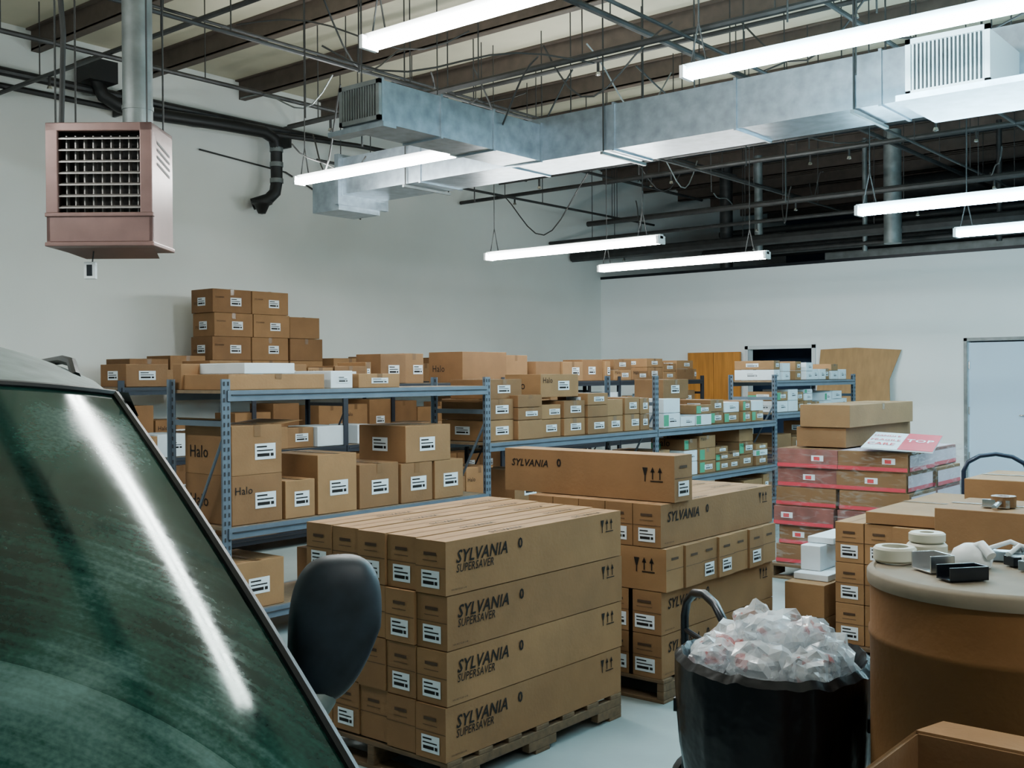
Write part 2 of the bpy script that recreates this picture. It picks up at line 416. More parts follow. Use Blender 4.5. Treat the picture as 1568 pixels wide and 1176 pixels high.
for i in range(7):
    z=.275+i*.08
    b.add([(-W+.085,.012,z-.016),(W-.085,.012,z-.016),(W-.085,.06,z+.008),(-W+.085,.06,z+.008)],[(0,1,2,3)],FIN)
    b.box(-W+.085,W-.085,.008,.014,z-.020,z-.010,FIN)
for i in range(9):
    x=-W+.12+i*(2*W-.24)/8
    b.box(x-.004,x+.004,.06,.11,.23,Ht-.08,FIN)
b.build('louvers',H)
b=MB()
b.path([(.17,.3,Ht-.01),(.17,.3,ZH-2.58)],.105,GALVD,24)
for z in (1.0,1.9,2.8): b.path([(.17,.3,z),(.17,.3,z+.03)],.111,GALVD,24)
b.build('flue_pipe',H,smooth=True)
b=MB()
for x,y in ((-W+.05,.05),(W-.05,.05),(-W+.05,Dp-.05),(W-.05,Dp-.05)): b.path([(x,y,Ht-.01),(x,y,ZH-2.58)],.007,WIRE,6)
b.path([(-.3,.1,Ht),(-.28,.1,1.5),(-.33,.1,2.2),(-.3,.1,ZH-2.6)],.02,WIRE,8)
b.build('hanger_rods',H)
b=MB(); b.path([(-.12,.2,-.02),(-.13,.2,-.1)],.006,WIRE,6); b.box(-.18,-.10,.17,.21,-.22,-.1,WPL); b.box(-.16,-.12,.165,.17,-.20,-.12,BLACKM)
b.build('thermostat',H,bevel=.004)

# ------------------------------------------------------------------ racks
def rack(name,xf,xr,ys,levels,M_,zt=1.62,holes=False):
    b=MB()
    for i,y in enumerate(ys):
        for x,s in ((xf,-1),(xr,1)):
            b.box(min(x,x+s*.045),max(x,x+s*.045),y-.006,y,0,zt,M_)
            b.box(x-.004,x+.004,y-.045 if i==len(ys)-1 else y-.03,y+.03,0,zt,M_)
            b.box(min(x,x+s*.09)-.01,max(x,x+s*.09),y-.06,y+.05,0,.008,M_)
        if holes:
            z=.1
            while z<zt-.03:
                decal(b,'X',y-.022,z,.012,.025,xf+.004,0,HOLE); decal(b,'X',y+.008,z,.012,.025,xf+.004,0,HOLE)
                decal(b,'Y',xf-.032,z,.014,.025,0,y-.006,HOLE); decal(b,'Y',xr+.018,z,.014,.025,0,y-.006,HOLE)
                z+=.05
        for z in (.3,1.35): b.box(xr,xf,y-.004,y+.014,z,z+.035,M_)
        b.path([(xr+.02,y,.35),(xf-.02,y,1.3)],.01,M_,6)
    for i in range(len(ys)-1):
        for z in levels[i]:
            y0,y1=ys[i],ys[i+1]
            for x in (xf-.02,xr-.02):
                b.box(x,x+.035,y0+.005,y1-.01,z-.065,z-.0,M_)
            b.box(xf-.005,xf+.022,y0+.03,y1-.03,z-.03,z-.024,HOLE)
            b.box(xr+.02,xf-.02,y0+.01,y1-.01,z-.018,z+.002,DECK)
    b.build(name)
ZT=1.57
ysf=[3.94,6.37,8.85,11.4,13.7]
rack('storage_rack',-5.5,-6.08,ysf,[[.2,.73,ZT],[.25,1.12],[.25,.62,1.12],[.3,.75,1.2,ZT]],RACK,1.64,True)
ysm=[4.9,7.4,9.9,12.4,14.7]
rack('storage_rack',-8.3,-8.9,ysm,[[.15,.95,ZT]]*2+[[.15,.75,1.15,ZT]]*2,RACKD,1.63)
ysb=[5.9,8.3,10.7,13.1,15.5]
rack('storage_rack',-11.0,-11.6,ysb,[[.15,.85,ZT]]*4,RACKD,1.63)

def fill(mb,xf,xr,y0,y1,z,hr,wr,p_gap=.1,stack=.3,pal=None,txt=.3,zmax=9,stripe=None):
    y=y0
    while y<y1-.08:
        w=R.uniform(*wr)
        if y+w>y1: w=y1-y
        if w<.08: break
        if R.random()<p_gap: y+=w*.6; continue
        d=min(R.uniform(.3,.52),xf-xr-.02); h=R.uniform(*hr); zz=z+.004; jx=R.uniform(0,.05)
        n=1+ (1 if R.random()<stack else 0)+(1 if R.random()<stack*.4 else 0)
        for k in range(n):
            if zz+h>zmax: break
            m=R.choice(pal) if pal else None
            carton(mb,xf-jx-d,xf-jx,y,y+w-.01,zz,zz+h-.004,lab=R.choice(['X','XY','XY','']),txt=('Halo' if R.random()<txt and m is not WHITEBOX else None),m=m,stripe=(stripe if R.random()<.4 else None))
            zz+=h
            if R.random()<.5: h*=R.uniform(.6,1)
        y+=w
b=MB(); X=-5.5
def c_(y0,y1,z0,z1,x=X-.03,d=.5,**k): carton(b,x-d,x,y0,y1,z0,z1,**k)
c_(4.0,4.39,.735,1.04,lab='X',txt='Halo'); c_(4.0,4.39,1.04,1.35,lab='X',txt='Halo')
c_(4.41,4.66,.735,.98,lab='X'); c_(4.68,5.03,.735,1.13,lab='X'); c_(5.05,5.43,.735,1.04,lab='X')
c_(5.45,5.78,.735,1.02,lab='X'); c_(5.80,6.12,.735,1.02,lab='X'); c_(5.5,5.98,1.022,1.29,lab='XY')
c_(4.0,4.4,.204,.5,lab='X'); c_(4.9,5.3,.204,.45,lab='X'); c_(5.6,6.2,.204,.55,lab='X',txt='Halo')
b.quad((-6.0,4.0,1.352),(-5.53,4.0,1.352),(-5.50,3.92,1.40),(-6.0,3.92,1.40),CARD[2])
b.quad((-6.0,4.38,1.352),(-5.53,4.38,1.352),(-5.53,4.56,1.37),(-6.0,4.56,1.37),CARD[1])
c_(3.98,4.75,ZT+.003,ZT+.10,lab='',m=CARD[1]); c_(4.1,4.5,ZT+.102,ZT+.17,lab='',m=WHITEBOX)
c_(4.8,5.0,ZT+.003,ZT+.12,lab='X',m=WHITEBOX); c_(5.05,5.45,ZT+.003,ZT+.10,lab='X')
c_(3.96,4.2,ZT+.003,ZT+.17,x=-6.0,d=.1,lab='')
fill(b,X-.02,-6.05,6.45,8.8,1.122,(.15,.17),(.24,.34),.0,1.0,txt=.1,zmax=1.5)
c_(6.5,6.95,1.46,1.62,x=X-.12,d=.4,lab='X'); c_(7.2,7.75,1.462,1.66,x=X-.12,d=.4,txt='Halo')
fill(b,X-.02,-6.05,6.45,8.8,.252,(.25,.4),(.3,.5),.1,.4,zmax=1.0)
fill(b,X-.02,-6.05,8.9,11.3,1.122,(.1,.16),(.2,.35),.1,.5,pal=[WHITEBOX,CARD[0],CARD[1],CARD[2]],zmax=1.6,stripe=GREEN)
c_(9.3,9.8,1.4,1.6,x=X-.2,d=.35,lab='X')
fill(b,X-.02,-6.05,8.9,11.3,.622,(.1,.14),(.25,.35),.0,.9,pal=[WHITEBOX,CARD[0],CARD[1],CARD[2]],zmax=1.05,stripe=GREEN)
fill(b,X-.02,-6.05,8.9,11.3,.252,(.2,.3),(.3,.5),.1,0)
fill(b,X-.02,-6.05,11.5,13.6,ZT+.002,(.1,.14),(.16,.24),.1,.9,pal=[WHITEBOX,WHITEBOX,CARD[1]],zmax=1.82,txt=0)
fill(b,X-.02,-6.05,11.5,13.6,1.202,(.1,.14),(.2,.3),.05,.8,pal=[WHITEBOX,WHITEBOX,CARD[1]],zmax=1.5,stripe=GREEN)
fill(b,X-.02,-6.05,11.5,13.6,.752,(.15,.2),(.3,.4),.05,.5,zmax=1.1)
b.build('shelf_cartons',bevel=.004)
b=MB()
fill(b,-8.3,-8.88,4.95,7.8,ZT+.002,(.14,.24),(.3,.5),.08,.15,zmax=1.95)
fill(b,-8.3,-8.88,7.9,8.6,ZT+.002,(.26,.34),(.3,.4),.0,.0,zmax=2.0)
carton(b,-8.86,-8.32,9.2,10.0,ZT+.004,ZT+.36,lab='',m=CARD[2],txt='Halo'); carton(b,-8.86,-8.4,10.05,10.5,ZT+.004,ZT+.33,lab='',m=CARD[0])
fill(b,-8.3,-8.88,10.6,12.2,ZT+.002,(.22,.30),(.4,.6),.05,.0,zmax=2.0)
fill(b,-8.3,-8.88,12.3,14.6,ZT+.002,(.12,.2),(.25,.5),.03,.5,zmax=1.9)
fill(b,-8.3,-8.88,5.0,9.8,.952,(.16,.22),(.25,.4),.35,.0,pal=CARD+[WHITEBOX])
for z in (.752,1.152): fill(b,-8.3,-8.88,10.0,14.6,z,(.18,.27),(.25,.5),.15,.0,pal=CARD+[WHITEBOX],stripe=GREEN)
fill(b,-8.3,-8.88,4.95,14.6,.152,(.3,.45),(.35,.6),.3,.0)
b.build('shelf_cartons',bevel=.004)
b=MB()
for k in range(4):
    z=ZT+.002+k*.29; j=R.uniform(-.02,.02)
    carton(b,-11.5,-11.05,7.75+j,8.32+j,z,z+.287,lab='XY',txt='SYLVANIA'); carton(b,-11.5,-11.05,8.33+j,8.90+j,z,z+.287,lab='X',txt='SYLVANIA')
    if k<2: carton(b,-11.5,-11.1,8.95,9.5,z,z+.287,lab='')
carton(b,-11.5,-11.1,8.95,9.45,ZT+.584,ZT+.86,lab='',txt='Halo')
carton(b,-11.5,-11.0,6.6,7.1,ZT+.003,ZT+.3,lab='XY'); carton(b,-11.5,-11.0,7.12,7.6,ZT+.003,ZT+.34,lab='XY')
carton(b,-11.5,-11.0,9.6,10.2,ZT+.003,ZT+.33,lab='XY'); carton(b,-11.5,-11.0,10.3,10.8,ZT+.003,ZT+.36,lab='XY')
fill(b,-11.02,-11.58,11.2,15.4,ZT+.002,(.25,.36),(.4,.6),.25,.0)
for z in (.152,.852): fill(b,-11.02,-11.58,6,15.4,z,(.3,.5),(.4,.6),.15,0)
b.build('shelf_cartons',bevel=.004)

# ------------------------------------------------------------------ pallets
def pallet(name,x0,x1,y0,y1,loc=None):
    b=MB()
    n=7; w=(x1-x0)
    L=y1-y0
    for i in range(n):
        y=y0+(L-.09)*i/(n-1); b.box(x0,x1,y,y+.09,.10,.12,PALLET)
    for i in range(3):
        x=x0+(w-.04)*i/2
        b.box(x,x+.04,y0,y1,.06,.10,PALLET)
        for t in (0,.42,.84): b.box(x,x+.04,y0+t*L,y0+t*L+.16*L,.018,.06,PALLET)
    for i in range(3):
        y=y0+(L-.1)*i/2; b.box(x0,x1,y,y+.1,0,.018,PALLET)
    b.build(name,bevel=.003)
hL=.2195; wB=.17
pallet('wooden_pallet',-3.78,-2.9,3.1,4.33)
b=MB()
for k in range(4):
    for c in range(5):
        jy=R.uniform(-.008,.008) 
        lampcarton(b,-2.9-(c+1)*wB,-2.9-c*wB,3.1+jy,4.34+jy,.122+k*hL+.003*c,.122+(k+1)*hL-.002+.003*c,'Y',side=(c==0),lab=R.random()<.6 or c==0,top=(k==3))
b.build('lamp_carton_stack',bevel=.003)
pallet('wooden_pallet',-3.9,-2.84,4.62,5.85)
b=MB()
for k in (0,1,3):
    for c in range(5 if k==3 else 6):
        lampcarton(b,-2.85-(c+1)*wB-(.03 if k<2 else 0),-2.85-c*wB,4.62,5.86,.122+k*hL,.122+(k+1)*hL-.002,'Y',side=(c==0),sub=False,top=(k==3))
for c in range(7):
    y=4.62+c*.175; lampcarton(b,-4.05,-2.82+.01*(c%2),y,y+.17,.122+2*hL,.122+3*hL-.002,'X',side=(c==0),lab=c in(2,3,5))
lampcarton(b,-3.95,-2.83,4.72,4.90,.122+4*hL,.122+5*hL+.02,'X',c=CARD[0])
b.build('lamp_carton_stack',bevel=.003)

FILM=bpy.data.materials.new('stretch_film'); t=nt(FILM); t.nodes.clear()
o=t.nodes.new('ShaderNodeOutputMaterial'); mx=t.nodes.new('ShaderNodeMixShader'); tr=t.nodes.new('ShaderNodeBsdfTransparent'); gl=t.nodes.new('ShaderNodeBsdfGlossy')
gl.inputs['Roughness'].default_value=.15; gl.inputs['Color'].default_value=(.9,.92,.95,1)
nn=t.nodes.new('ShaderNodeTexNoise'); nn.inputs['Scale'].default_value=6; nn.inputs['Detail'].default_value=6; nn.inputs['Distortion'].default_value=1.5
tc=t.nodes.new('ShaderNodeTexCoord'); mp=t.nodes.new('ShaderNodeMapping'); mp.inputs['Scale'].default_value=(1,1,4)
t.links.new(tc.outputs['Object'],mp.inputs[0]); t.links.new(mp.outputs[0],nn.inputs['Vector'])
rr=t.nodes.new('ShaderNodeMapRange'); rr.inputs[1].default_value=.5; rr.inputs[2].default_value=.8; rr.inputs[3].default_value=.02; rr.inputs[4].default_value=.5
t.links.new(nn.outputs['Fac'],rr.inputs[0]); t.links.new(rr.outputs[0],mx.inputs[0]); t.links.new(tr.outputs[0],mx.inputs[1]); t.links.new(gl.outputs[0],mx.inputs[2]); t.links.new(mx.outputs[0],o.inputs[0])
bp=t.nodes.new('ShaderNodeBump'); bp.inputs['Strength'].default_value=1; t.links.new(nn.outputs['Fac'],bp.inputs['Height']); t.links.new(bp.outputs[0],gl.inputs['Normal'])
ROSE=mat('rose_brown_carton',(.17,.055,.043),.6,var=.35); PINK=mat('pale_wrapped_carton',(.44,.35,.40),.5,var=.1)
PINKS=mat('red_card',(.46,.03,.05),.5)
pallet('wooden_pallet',-3.95,-2.8,8.05,9.4)
G=empty('wrapped_pallet_load')
b=MB()
for k in range(6):
    z=.122+k*.155
    for (xa,xb) in ((-3.91,-3.4),(-3.4,-2.85)):
        for (ya,yb) in ((8.10,8.7),(8.72,9.33)):
            j=R.uniform(-.022,.022); jy=R.uniform(-.022,.015)
            ya+=jy; yb+=jy
            m=R.choice([ROSE,ROSE,ROSE,CARD[2]])
            b.box(xa+j,xb+j-.006,ya,yb-.006,z,z+.152,m)
            decal(b,'Y',xa+j,z+.008,xb-xa-.01,.028,xb+j,ya,PINKS)
            if R.random()<.6: lx=R.uniform(.05,.35); decal(b,'Y',xa+lx+j,z+.06,.1,.045,xb+j,ya,LABEL); decal(b,'Y',xa+lx+.02+j,z+.065,.05,.03,xb+j,ya,REDINK,e=.001)
            decal(b,'X',ya+.02,z+.01,yb-ya-.05,.12,xb+j,ya,PINK if k>2 else ROSE); decal(b,'X',ya+.02,z+.01,yb-ya-.05,.03,xb+j,ya,PINKS,e=.001)
            if k==5: b.quad((xa+j+.01,ya+.01,z+.154),(xb+j-.02,ya+.01,z+.154),(xb+j-.02,yb-.02,z+.154),(xa+j+.01,yb-.02,z+.154),PINK if xb>-3 else CARD[0])
b.build('wrapped_cartons',G,bevel=.004)
b=MB(); n=30
base=[]
for i in range(n*4):
    s,t_=divmod(i,n); u=t_/n
    x0,x1,y0,y1=-3.96,-2.80,8.045,9.39
    p=[(x0+(x1-x0)*u,y0),(x1,y0+(y1-y0)*u),(x1-(x1-x0)*u,y1),(x0,y1-(y1-y0)*u)][s]; base.append(p)
vs=[];nz=14
for j in range(nz):
    z=.125+j/(nz-1)*.93
    for i,p in enumerate(base):
        q=noise.noise(Vector((p[0]*6,p[1]*6,z*12)))*.01
        cx,cy=-3.375,8.72; vs.append((p[0]+(p[0]-cx)*q,p[1]+(p[1]-cy)*q,z))
N=len(base); fs=[(j*N+i,j*N+(i+1)%N,(j+1)*N+(i+1)%N,(j+1)*N+i) for j in range(nz-1) for i in range(N)]
b.add(vs,fs,FILM); b.build('stretch_wrap',G,smooth=True)
b=MB()
carton(b,-3.78,-3.36,8.2,9.65,1.062,1.22,lab='',m=CARD[2]); carton(b,-3.74,-3.32,8.18,9.6,1.221,1.40,lab='',m=CARD[0])
b.build('long_carton',bevel=.004)
b=MB(); Mx=Matrix.Translation((-2.98,8.38,1.10))@Matrix.Rotation(.22,4,'Z')@Matrix.Rotation(.10,4,'X')@Matrix.Rotation(.05,4,'Y')
b.box(-.26,.25,-.35,.42,0,.012,WHITEBOX,Mx); b.box(0,.25,-.35,.42,.012,.015,PINKS,Mx)
for (tx,tz,tw,mm,s_) in ((-.24,.0,.22,REDINK,'FRAGILE'),(-.24,.2,.2,REDINK,'HANDLE'),(-.24,-.2,.2,REDINK,'CARE'),(.02,.0,.2,LABEL,'TOP')):
    vs,fs,w_=textmesh(s_,.015,0); b.add([Mx@Vector((tx+p[0]*tw/w_,tz+p[1]*tw/w_*1.8,.018)) for p in vs],fs,mm)
b.build('printed_cardboard_sign')

pallet('wooden_pallet',-2.52,-1.92,5.85,7.05)
b=MB()
for k in range(3):
    for c in range(3):
        if k==2 and c==0: continue
        lampcarton(b,-1.97-(c+1)*wB,-1.97-c*wB,5.88,7.08,.122+k*.23,.122+(k+1)*.23,'Y',side=False)
carton(b,-2.3,-1.8,5.87,7.06,.815,.88,lab='',m=CARD[0])
lampcarton(b,-2.14,-1.8,5.84,7.06,.122+.46,.122+.69,'Y',side=False)
b.build('lamp_carton_stack',bevel=.003)
b=MB()
carton(b,-1.66,-1.1,5.1,5.6,0,.42,lab='Y'); carton(b,-1.08,-.5,5.1,5.6,0,.42,lab='Y')
carton(b,-1.66,-1.1,5.1,5.6,.42,.80,lab='Y'); carton(b,-1.08,-.5,5.1,5.6,.42,.80,lab='Y')
carton(b,-1.68,-.5,5.12,5.65,.80,1.02,lab='',m=CARD[0]); 
b.build('carton_stack',bevel=.004)
b=MB(); carton(b,-1.75,-.6,5.8,6.5,0,.6,lab=''); carton(b,-1.75,-1.2,5.8,6.4,.6,1.10,lab=''); carton(b,-1.18,-.6,5.8,6.4,.6,1.14,lab=''); b.build('carton_stack',bevel=.004)
b=MB(); b.lathe([(.025,0),(.055,0),(.055,.05),(.025,.05),(.025,0)],(-1.42,5.3,1.026),TAPE,28)
b.box(-1.5,-1.38,5.25,5.28,1.026,1.06,CHROME); b.box(-1.5,-1.38,5.23,5.38,1.026,1.03,CHROME); b.path([(-1.42,5.25,1.05),(-1.42,5.2,1.045),(-1.42,5.15,1.035)],.012,CHROME,8); b.build('tape_dispenser')
b=MB(); carton(b,-2.79,-2.55,5.95,7.1,0,.24,lab='Y'); carton(b,-2.80,-2.55,5.9,7.1,.241,.43,lab='',m=CARD[1]); carton(b,-2.79,-2.57,6.0,7.0,.432,.47,lab='',m=WHITEBOX)
carton(b,-2.79,-2.66,6.1,6.5,.472,.62,lab='',m=WHITEBOX); carton(b,-2.79,-2.62,6.2,6.6,.622,.66,lab='',m=WHITEBOX)
b.build('flat_carton_pile',bevel=.004)

def handtruck(name,x,y,rz,h,m):
    b=MB(); w=.2
    pts=[(-w,0,.1),(-w,0,h-.12)]
    for k in range(1,6):
        a=math.pi-k*math.pi/6; 
        pts.append((math.cos(a)*w, 0, h-.12+math.sin(a)*.12))
    pts+= [(w,0,h-.12),(w,0,.1)]
    b.path(pts,.016,m,10)
    for z in (.3,.55,.8*h): b.path([(-w,0,z),(w,0,z)],.01,m,8)
    b.box(-.2,.2,-.16,.0,.0,.008,m); b.box(-.2,.2,-.01,.0,0,.15,m)
    b.path([(-.25,.06,.1),(.25,.06,.1)],.01,m,8)
    for s in (-.26,.22):
        b.lathe([(0,0),(.1,0),(.105,.01),(.105,.035),(.1,.045),(0,.045)],(s,.06,.105),TIRE,24,Matrix.Rotation(math.pi/2,3,'Y'))
    for s in (-w,w): b.path([(s,0,.12),(s,.06,.1)],.012,m,6)
    b.build(name,smooth=True,loc=(x,y,0),rz=rz)
handtruck('hand_truck',-1.93,3.42,math.radians(321),.86,BLACKM)
handtruck('hand_truck',-2.10,7.66,.27,1.10,mat('blue_black_metal',(.006,.012,.028),.35,.3))

# ------------------------------------------------------------------ bin
T=empty('trash_can',(-1.46,3.0,0))
b=MB()
b.lathe([(0,.0),(.23,.0),(.235,.02),(.262,.70),(.27,.71),(.285,.72),(.285,.77),(.27,.785),(.258,.77),(.25,.70),(.22,.05),(0,.05)],(0,0,0),BLACKPL,48)
for a in (.3,math.pi+.3):
    b.box(.255,.29,-.07,.07,.62,.66,BLACKPL,Matrix.Rotation(a,4,'Z'))
b.build('bin_body',T,smooth=True)
b=MB(); n=120
prof=[(.268,.44,1.6),(.280,.52,1.1),(.288,.62,.8),(.293,.70,.5),(.293,.785,.3),(.272,.805,.25),(.25,.77,.4),(.235,.66,.5)]
vs=[]
for r,z,a in prof:
    for k in range(n):
        t_=2*math.pi*k/n
        w_=noise.noise(Vector((math.cos(t_)*7,math.sin(t_)*7,z*3)))
        vs.append(((r+w_*.014*a)*math.cos(t_),(r+w_*.014*a)*math.sin(t_),z+w_*.05*a+.008*math.sin(2*t_)))
b.add(vs,[(j*n+i,j*n+(i+1)%n,(j+1)*n+(i+1)%n,(j+1)*n+i) for j in range(len(prof)-1) for i in range(n)],LINER)
b.build('liner',T,smooth=True)
# thin crumpled see-through plastic: faceted shells, mostly transparent with glossy glints
BAG=bpy.data.materials.new('clear_plastic_bag'); t=nt(BAG); pb=t.nodes['Principled BSDF']; out=t.nodes['Material Output']
pb.inputs['Roughness'].default_value=.12; pb.inputs['Specular IOR Level'].default_value=1.0
tc=t.nodes.new('ShaderNodeTexCoord')
vn=t.nodes.new('ShaderNodeTexNoise'); vn.inputs['Scale'].default_value=16; vn.inputs['Detail'].default_value=2; t.links.new(tc.outputs['Object'],vn.inputs['Vector'])
vr=t.nodes.new('ShaderNodeValToRGB'); vr.color_ramp.interpolation='CONSTANT'; vr.color_ramp.elements[0].color=(.80,.82,.84,1); vr.color_ramp.elements[1].position=.64; vr.color_ramp.elements[1].color=(.70,.12,.10,1)
t.links.new(vn.outputs['Fac'],vr.inputs[0]); t.links.new(vr.outputs[0],pb.inputs['Base Color'])
fr=t.nodes.new('ShaderNodeLayerWeight'); fr.inputs['Blend'].default_value=.35
mr=t.nodes.new('ShaderNodeMapRange'); mr.inputs[3].default_value=.20; mr.inputs[4].default_value=.68; t.links.new(fr.outputs['Facing'],mr.inputs[0])
ms=t.nodes.new('ShaderNodeMixShader'); tt=t.nodes.new('ShaderNodeBsdfTransparent'); tt.inputs[0].default_value=(.96,.97,.98,1); t.links.new(mr.outputs[0],ms.inputs[0])
t.links.new(tt.outputs[0],ms.inputs[1]); t.links.new(pb.outputs[0],ms.inputs[2]); t.links.new(ms.outputs[0],out.inputs['Surface'])
def blobs(list_,m,seed):
    bm=bmesh.new(); rr=random.Random(seed)
    for (x,y,z,r) in list_:
        g=bmesh.ops.create_icosphere(bm,subdivisions=3,radius=1)
        for v in g['verts']:
            d=v.co.normalized(); q=d*1.3+Vector((x*40+seed,y*40,z*40))
            vd,_=noise.voronoi(q*1.3)
            k=.80+.42*(vd[1]-vd[0])+.20*noise.noise(q*1.1)+rr.uniform(-.07,.07)
            v.co=Vector((x,y,z))+Vector((d.x*r*k,d.y*r*k,d.z*r*k*.85))
    me=bpy.data.meshes.new('b'); bm.to_mesh(me); bm.free(); me.materials.append(m)
    return me
bl=[]
r5=random.Random(5)
for (x,y,z,r) in [(0,0,.79,.15),(.13,.05,.80,.11),(-.13,.02,.80,.11),(.03,-.13,.79,.11),(.05,.13,.81,.11),(-.09,.13,.80,.10),(.02,-.02,.87,.10),(.15,-.08,.79,.09),(-.14,-.09,.79,.09),(.10,.04,.86,.08),(-.07,.03,.88,.08)]:
    bl.append((x,y,z,r)); bl.append((x+r5.uniform(-.02,.02),y+r5.uniform(-.02,.02),z-.01,r*.72)); 
me=blobs(bl,BAG,3); ob=bpy.data.objects.new('plastic_bags',me); COL.objects.link(ob); ob.parent=T
b=MB(); b.lathe([(0,.70),(.12,.69),(.22,.66),(.24,.6)],(0,0,0),LINER,32); b.build('bag_core',T,smooth=True)

# ------------------------------------------------------------------ drum
T=empty('fibre_drum',(-.80,3.02,0))
b=MB(); r=.345
b.lathe([(0,0),(r,0),(r+.006,.0),(r+.006,.04),(r,.045),(r,.35),(r+.004,.355),(r+.004,.37),(r,.375),(r,.94),(r+.004,.945),(r+.004,.96),(r,.965),(r,1.09)],(0,0,0),DRUM,72)
b.lathe([(r,1.085),(r+.006,1.085),(r+.008,1.095),(r+.008,1.115),(r+.004,1.12),(r-.01,1.125),(r-.015,1.12),(0,1.12)],(0,0,0),DRUMTOP,72)
b.build('drum_body',T,smooth=True)
def roll(name,x,y,z,r,h,m,ri=.4):
    b=MB(); b.lathe([(r*ri,0),(r*.9,0),(r,h*.15),(r,h*.85),(r*.9,h),(r*ri,h),(r*ri,0)],(x,y,z),m,32); return b.build(name,smooth=True)
CREAM=mat('cream_tape',(.50,.47,.37),.5)
zt=1.124
roll('tape_roll',-1.045,3.13,zt,.055,.04,CREAM); roll('tape_roll',-1.09,3.0,zt,.058,.042,CREAM,.62); roll('tape_roll',-1.045,3.13,zt+.042,.050,.028,CREAM)
b=MB()
b.lathe([(0,0),(.05,0),(.055,.02),(.045,.045),(.02,.06),(0,.062)],(-.90,3.05,zt),WPL,20)
b.path([(-.90,3.05,zt+.045),(-.87,3.04,zt+.06),(-.84,3.02,zt+.035)],.014,WPL,10)
b.build('white_fitting',smooth=True)
b=MB()
def U(cx,cy,rz,L,wd,h,m):
    Mx=Matrix.Translation((cx,cy,zt))@Matrix.Rotation(rz,4,'Z')
    b.box(-L/2,L/2,-wd/2,wd/2,0,.004,m,Mx); b.box(-L/2,L/2,-wd/2,-wd/2+.004,0,h,m,Mx); b.box(-L/2,L/2,wd/2-.004,wd/2,0,h,m,Mx); b.box(L/2-.004,L/2,-wd/2,wd/2,0,h,m,Mx)
U(-.86,2.84,.9,.11,.06,.035,BLACKM); U(-.96,2.92,.9,.07,.09,.045,CHROME)
b.build('metal_bracket',bevel=.001)
b=MB()
for (cx,cy,rz,L) in [(-.72,3.21,.3,.16),(-.62,3.12,1.2,.13),(-.72,3.06,-.3,.12),(-.66,2.98,.5,.1),(-.79,3.15,.9,.1),(-.58,3.02,.2,.09),(-.84,3.20,.2,.11)]:
    Mx=Matrix.Translation((cx,cy,zt))@Matrix.Rotation(rz,4,'Z')
    b.box(-L/2,L/2,-.022,.022,0,.026,R.choice([GALVD,GALV,BLACKM]),Mx); b.path([Mx@Vector((-L/2,0,.03)),Mx@Vector((0,.02,.05)),Mx@Vector((L/2,0,.03))],.007,R.choice([BLACKM,WPL]),8)
    b.lathe([(0,.026),(.015,.026),(.015,.04),(0,.04)],Mx@Vector((.02,0,0)),CHROME,16)
b.build('electrical_fittings',bevel=.002)
b=MB(); x0,x1,y0,y1,h=-.82,-.38,1.95,2.38,.86; m=CARD[2]; th=.006
b.box(x0,x1,y0,y1,0,.01,m); b.box(x0,x0+th,y0,y1,0,h,m); b.box(x1-th,x1,y0,y1,0,h,m); b.box(x0,x1,y0,y0+th,0,h,m); b.box(x0,x1,y1-th,y1,0,h,m)
def flap(a,c,out,m):
    a=Vector(a);c=Vector(c);out=Vector(out); ins=(c-a)*.06
    q=[a,c,c+out-ins,a+out+ins]; up=Vector((0,0,.006)); vs=q+[p+up for p in q]
    b.add(vs,[(0,1,2,3),(4,5,6,7),(0,1,5,4),(1,2,6,5),(2,3,7,6),(3,0,4,7)],m)
flap((x0,y1,h),(x1,y1,h),(0,.10,.0),CARD[1]); flap((x0,y0,h),(x0,y1,h),(-.05,0,-.16),CARD[0]); flap((x1,y0,h),(x1,y1,h),(.12,0,.03),m); flap((x0,y0,h),(x1,y0,h),(0,-.12,-.13),CARD[1])
b.build('open_cardboard_box')

# ------------------------------------------------------------------ van
CZ=math.atan2(-.379,.925)
V=empty('minivan',(-1.388,.245,0),CZ)
PAINT=mat('dusty_green_grey_paint',(.095,.125,.115),.5,.1,var=.35,scale=14,bump=.05,bscale=80)
GL=bpy.data.materials.new('dusty_green_glass'); t=nt(GL); bs=t.nodes['Principled BSDF']
tc=t.nodes.new('ShaderNodeTexCoord')
def math_(op,a=None,b_=None):
    n=t.nodes.new('ShaderNodeMath'); n.operation=op
    for i,q in enumerate((a,b_)):
        if q is None: continue
        if isinstance(q,(int,float)): n.inputs[i].default_value=q
        else: t.links.new(q,n.inputs[i])
    return n.outputs[0]
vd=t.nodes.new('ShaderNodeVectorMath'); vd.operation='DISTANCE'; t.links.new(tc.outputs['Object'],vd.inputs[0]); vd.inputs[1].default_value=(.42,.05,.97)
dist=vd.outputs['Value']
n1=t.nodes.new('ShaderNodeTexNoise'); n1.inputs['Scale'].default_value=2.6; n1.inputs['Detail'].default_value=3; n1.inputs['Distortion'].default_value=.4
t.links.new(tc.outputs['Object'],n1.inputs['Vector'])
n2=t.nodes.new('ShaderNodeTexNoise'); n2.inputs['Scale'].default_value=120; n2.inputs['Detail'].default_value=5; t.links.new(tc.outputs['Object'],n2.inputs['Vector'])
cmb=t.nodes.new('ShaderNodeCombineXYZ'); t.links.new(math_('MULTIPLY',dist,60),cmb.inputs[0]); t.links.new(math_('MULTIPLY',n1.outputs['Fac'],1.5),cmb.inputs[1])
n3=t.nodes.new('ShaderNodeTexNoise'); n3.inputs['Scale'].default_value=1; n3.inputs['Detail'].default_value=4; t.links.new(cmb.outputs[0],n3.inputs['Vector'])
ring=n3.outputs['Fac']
s=math_('MULTIPLY',math_('LESS_THAN',dist,.74),.24)
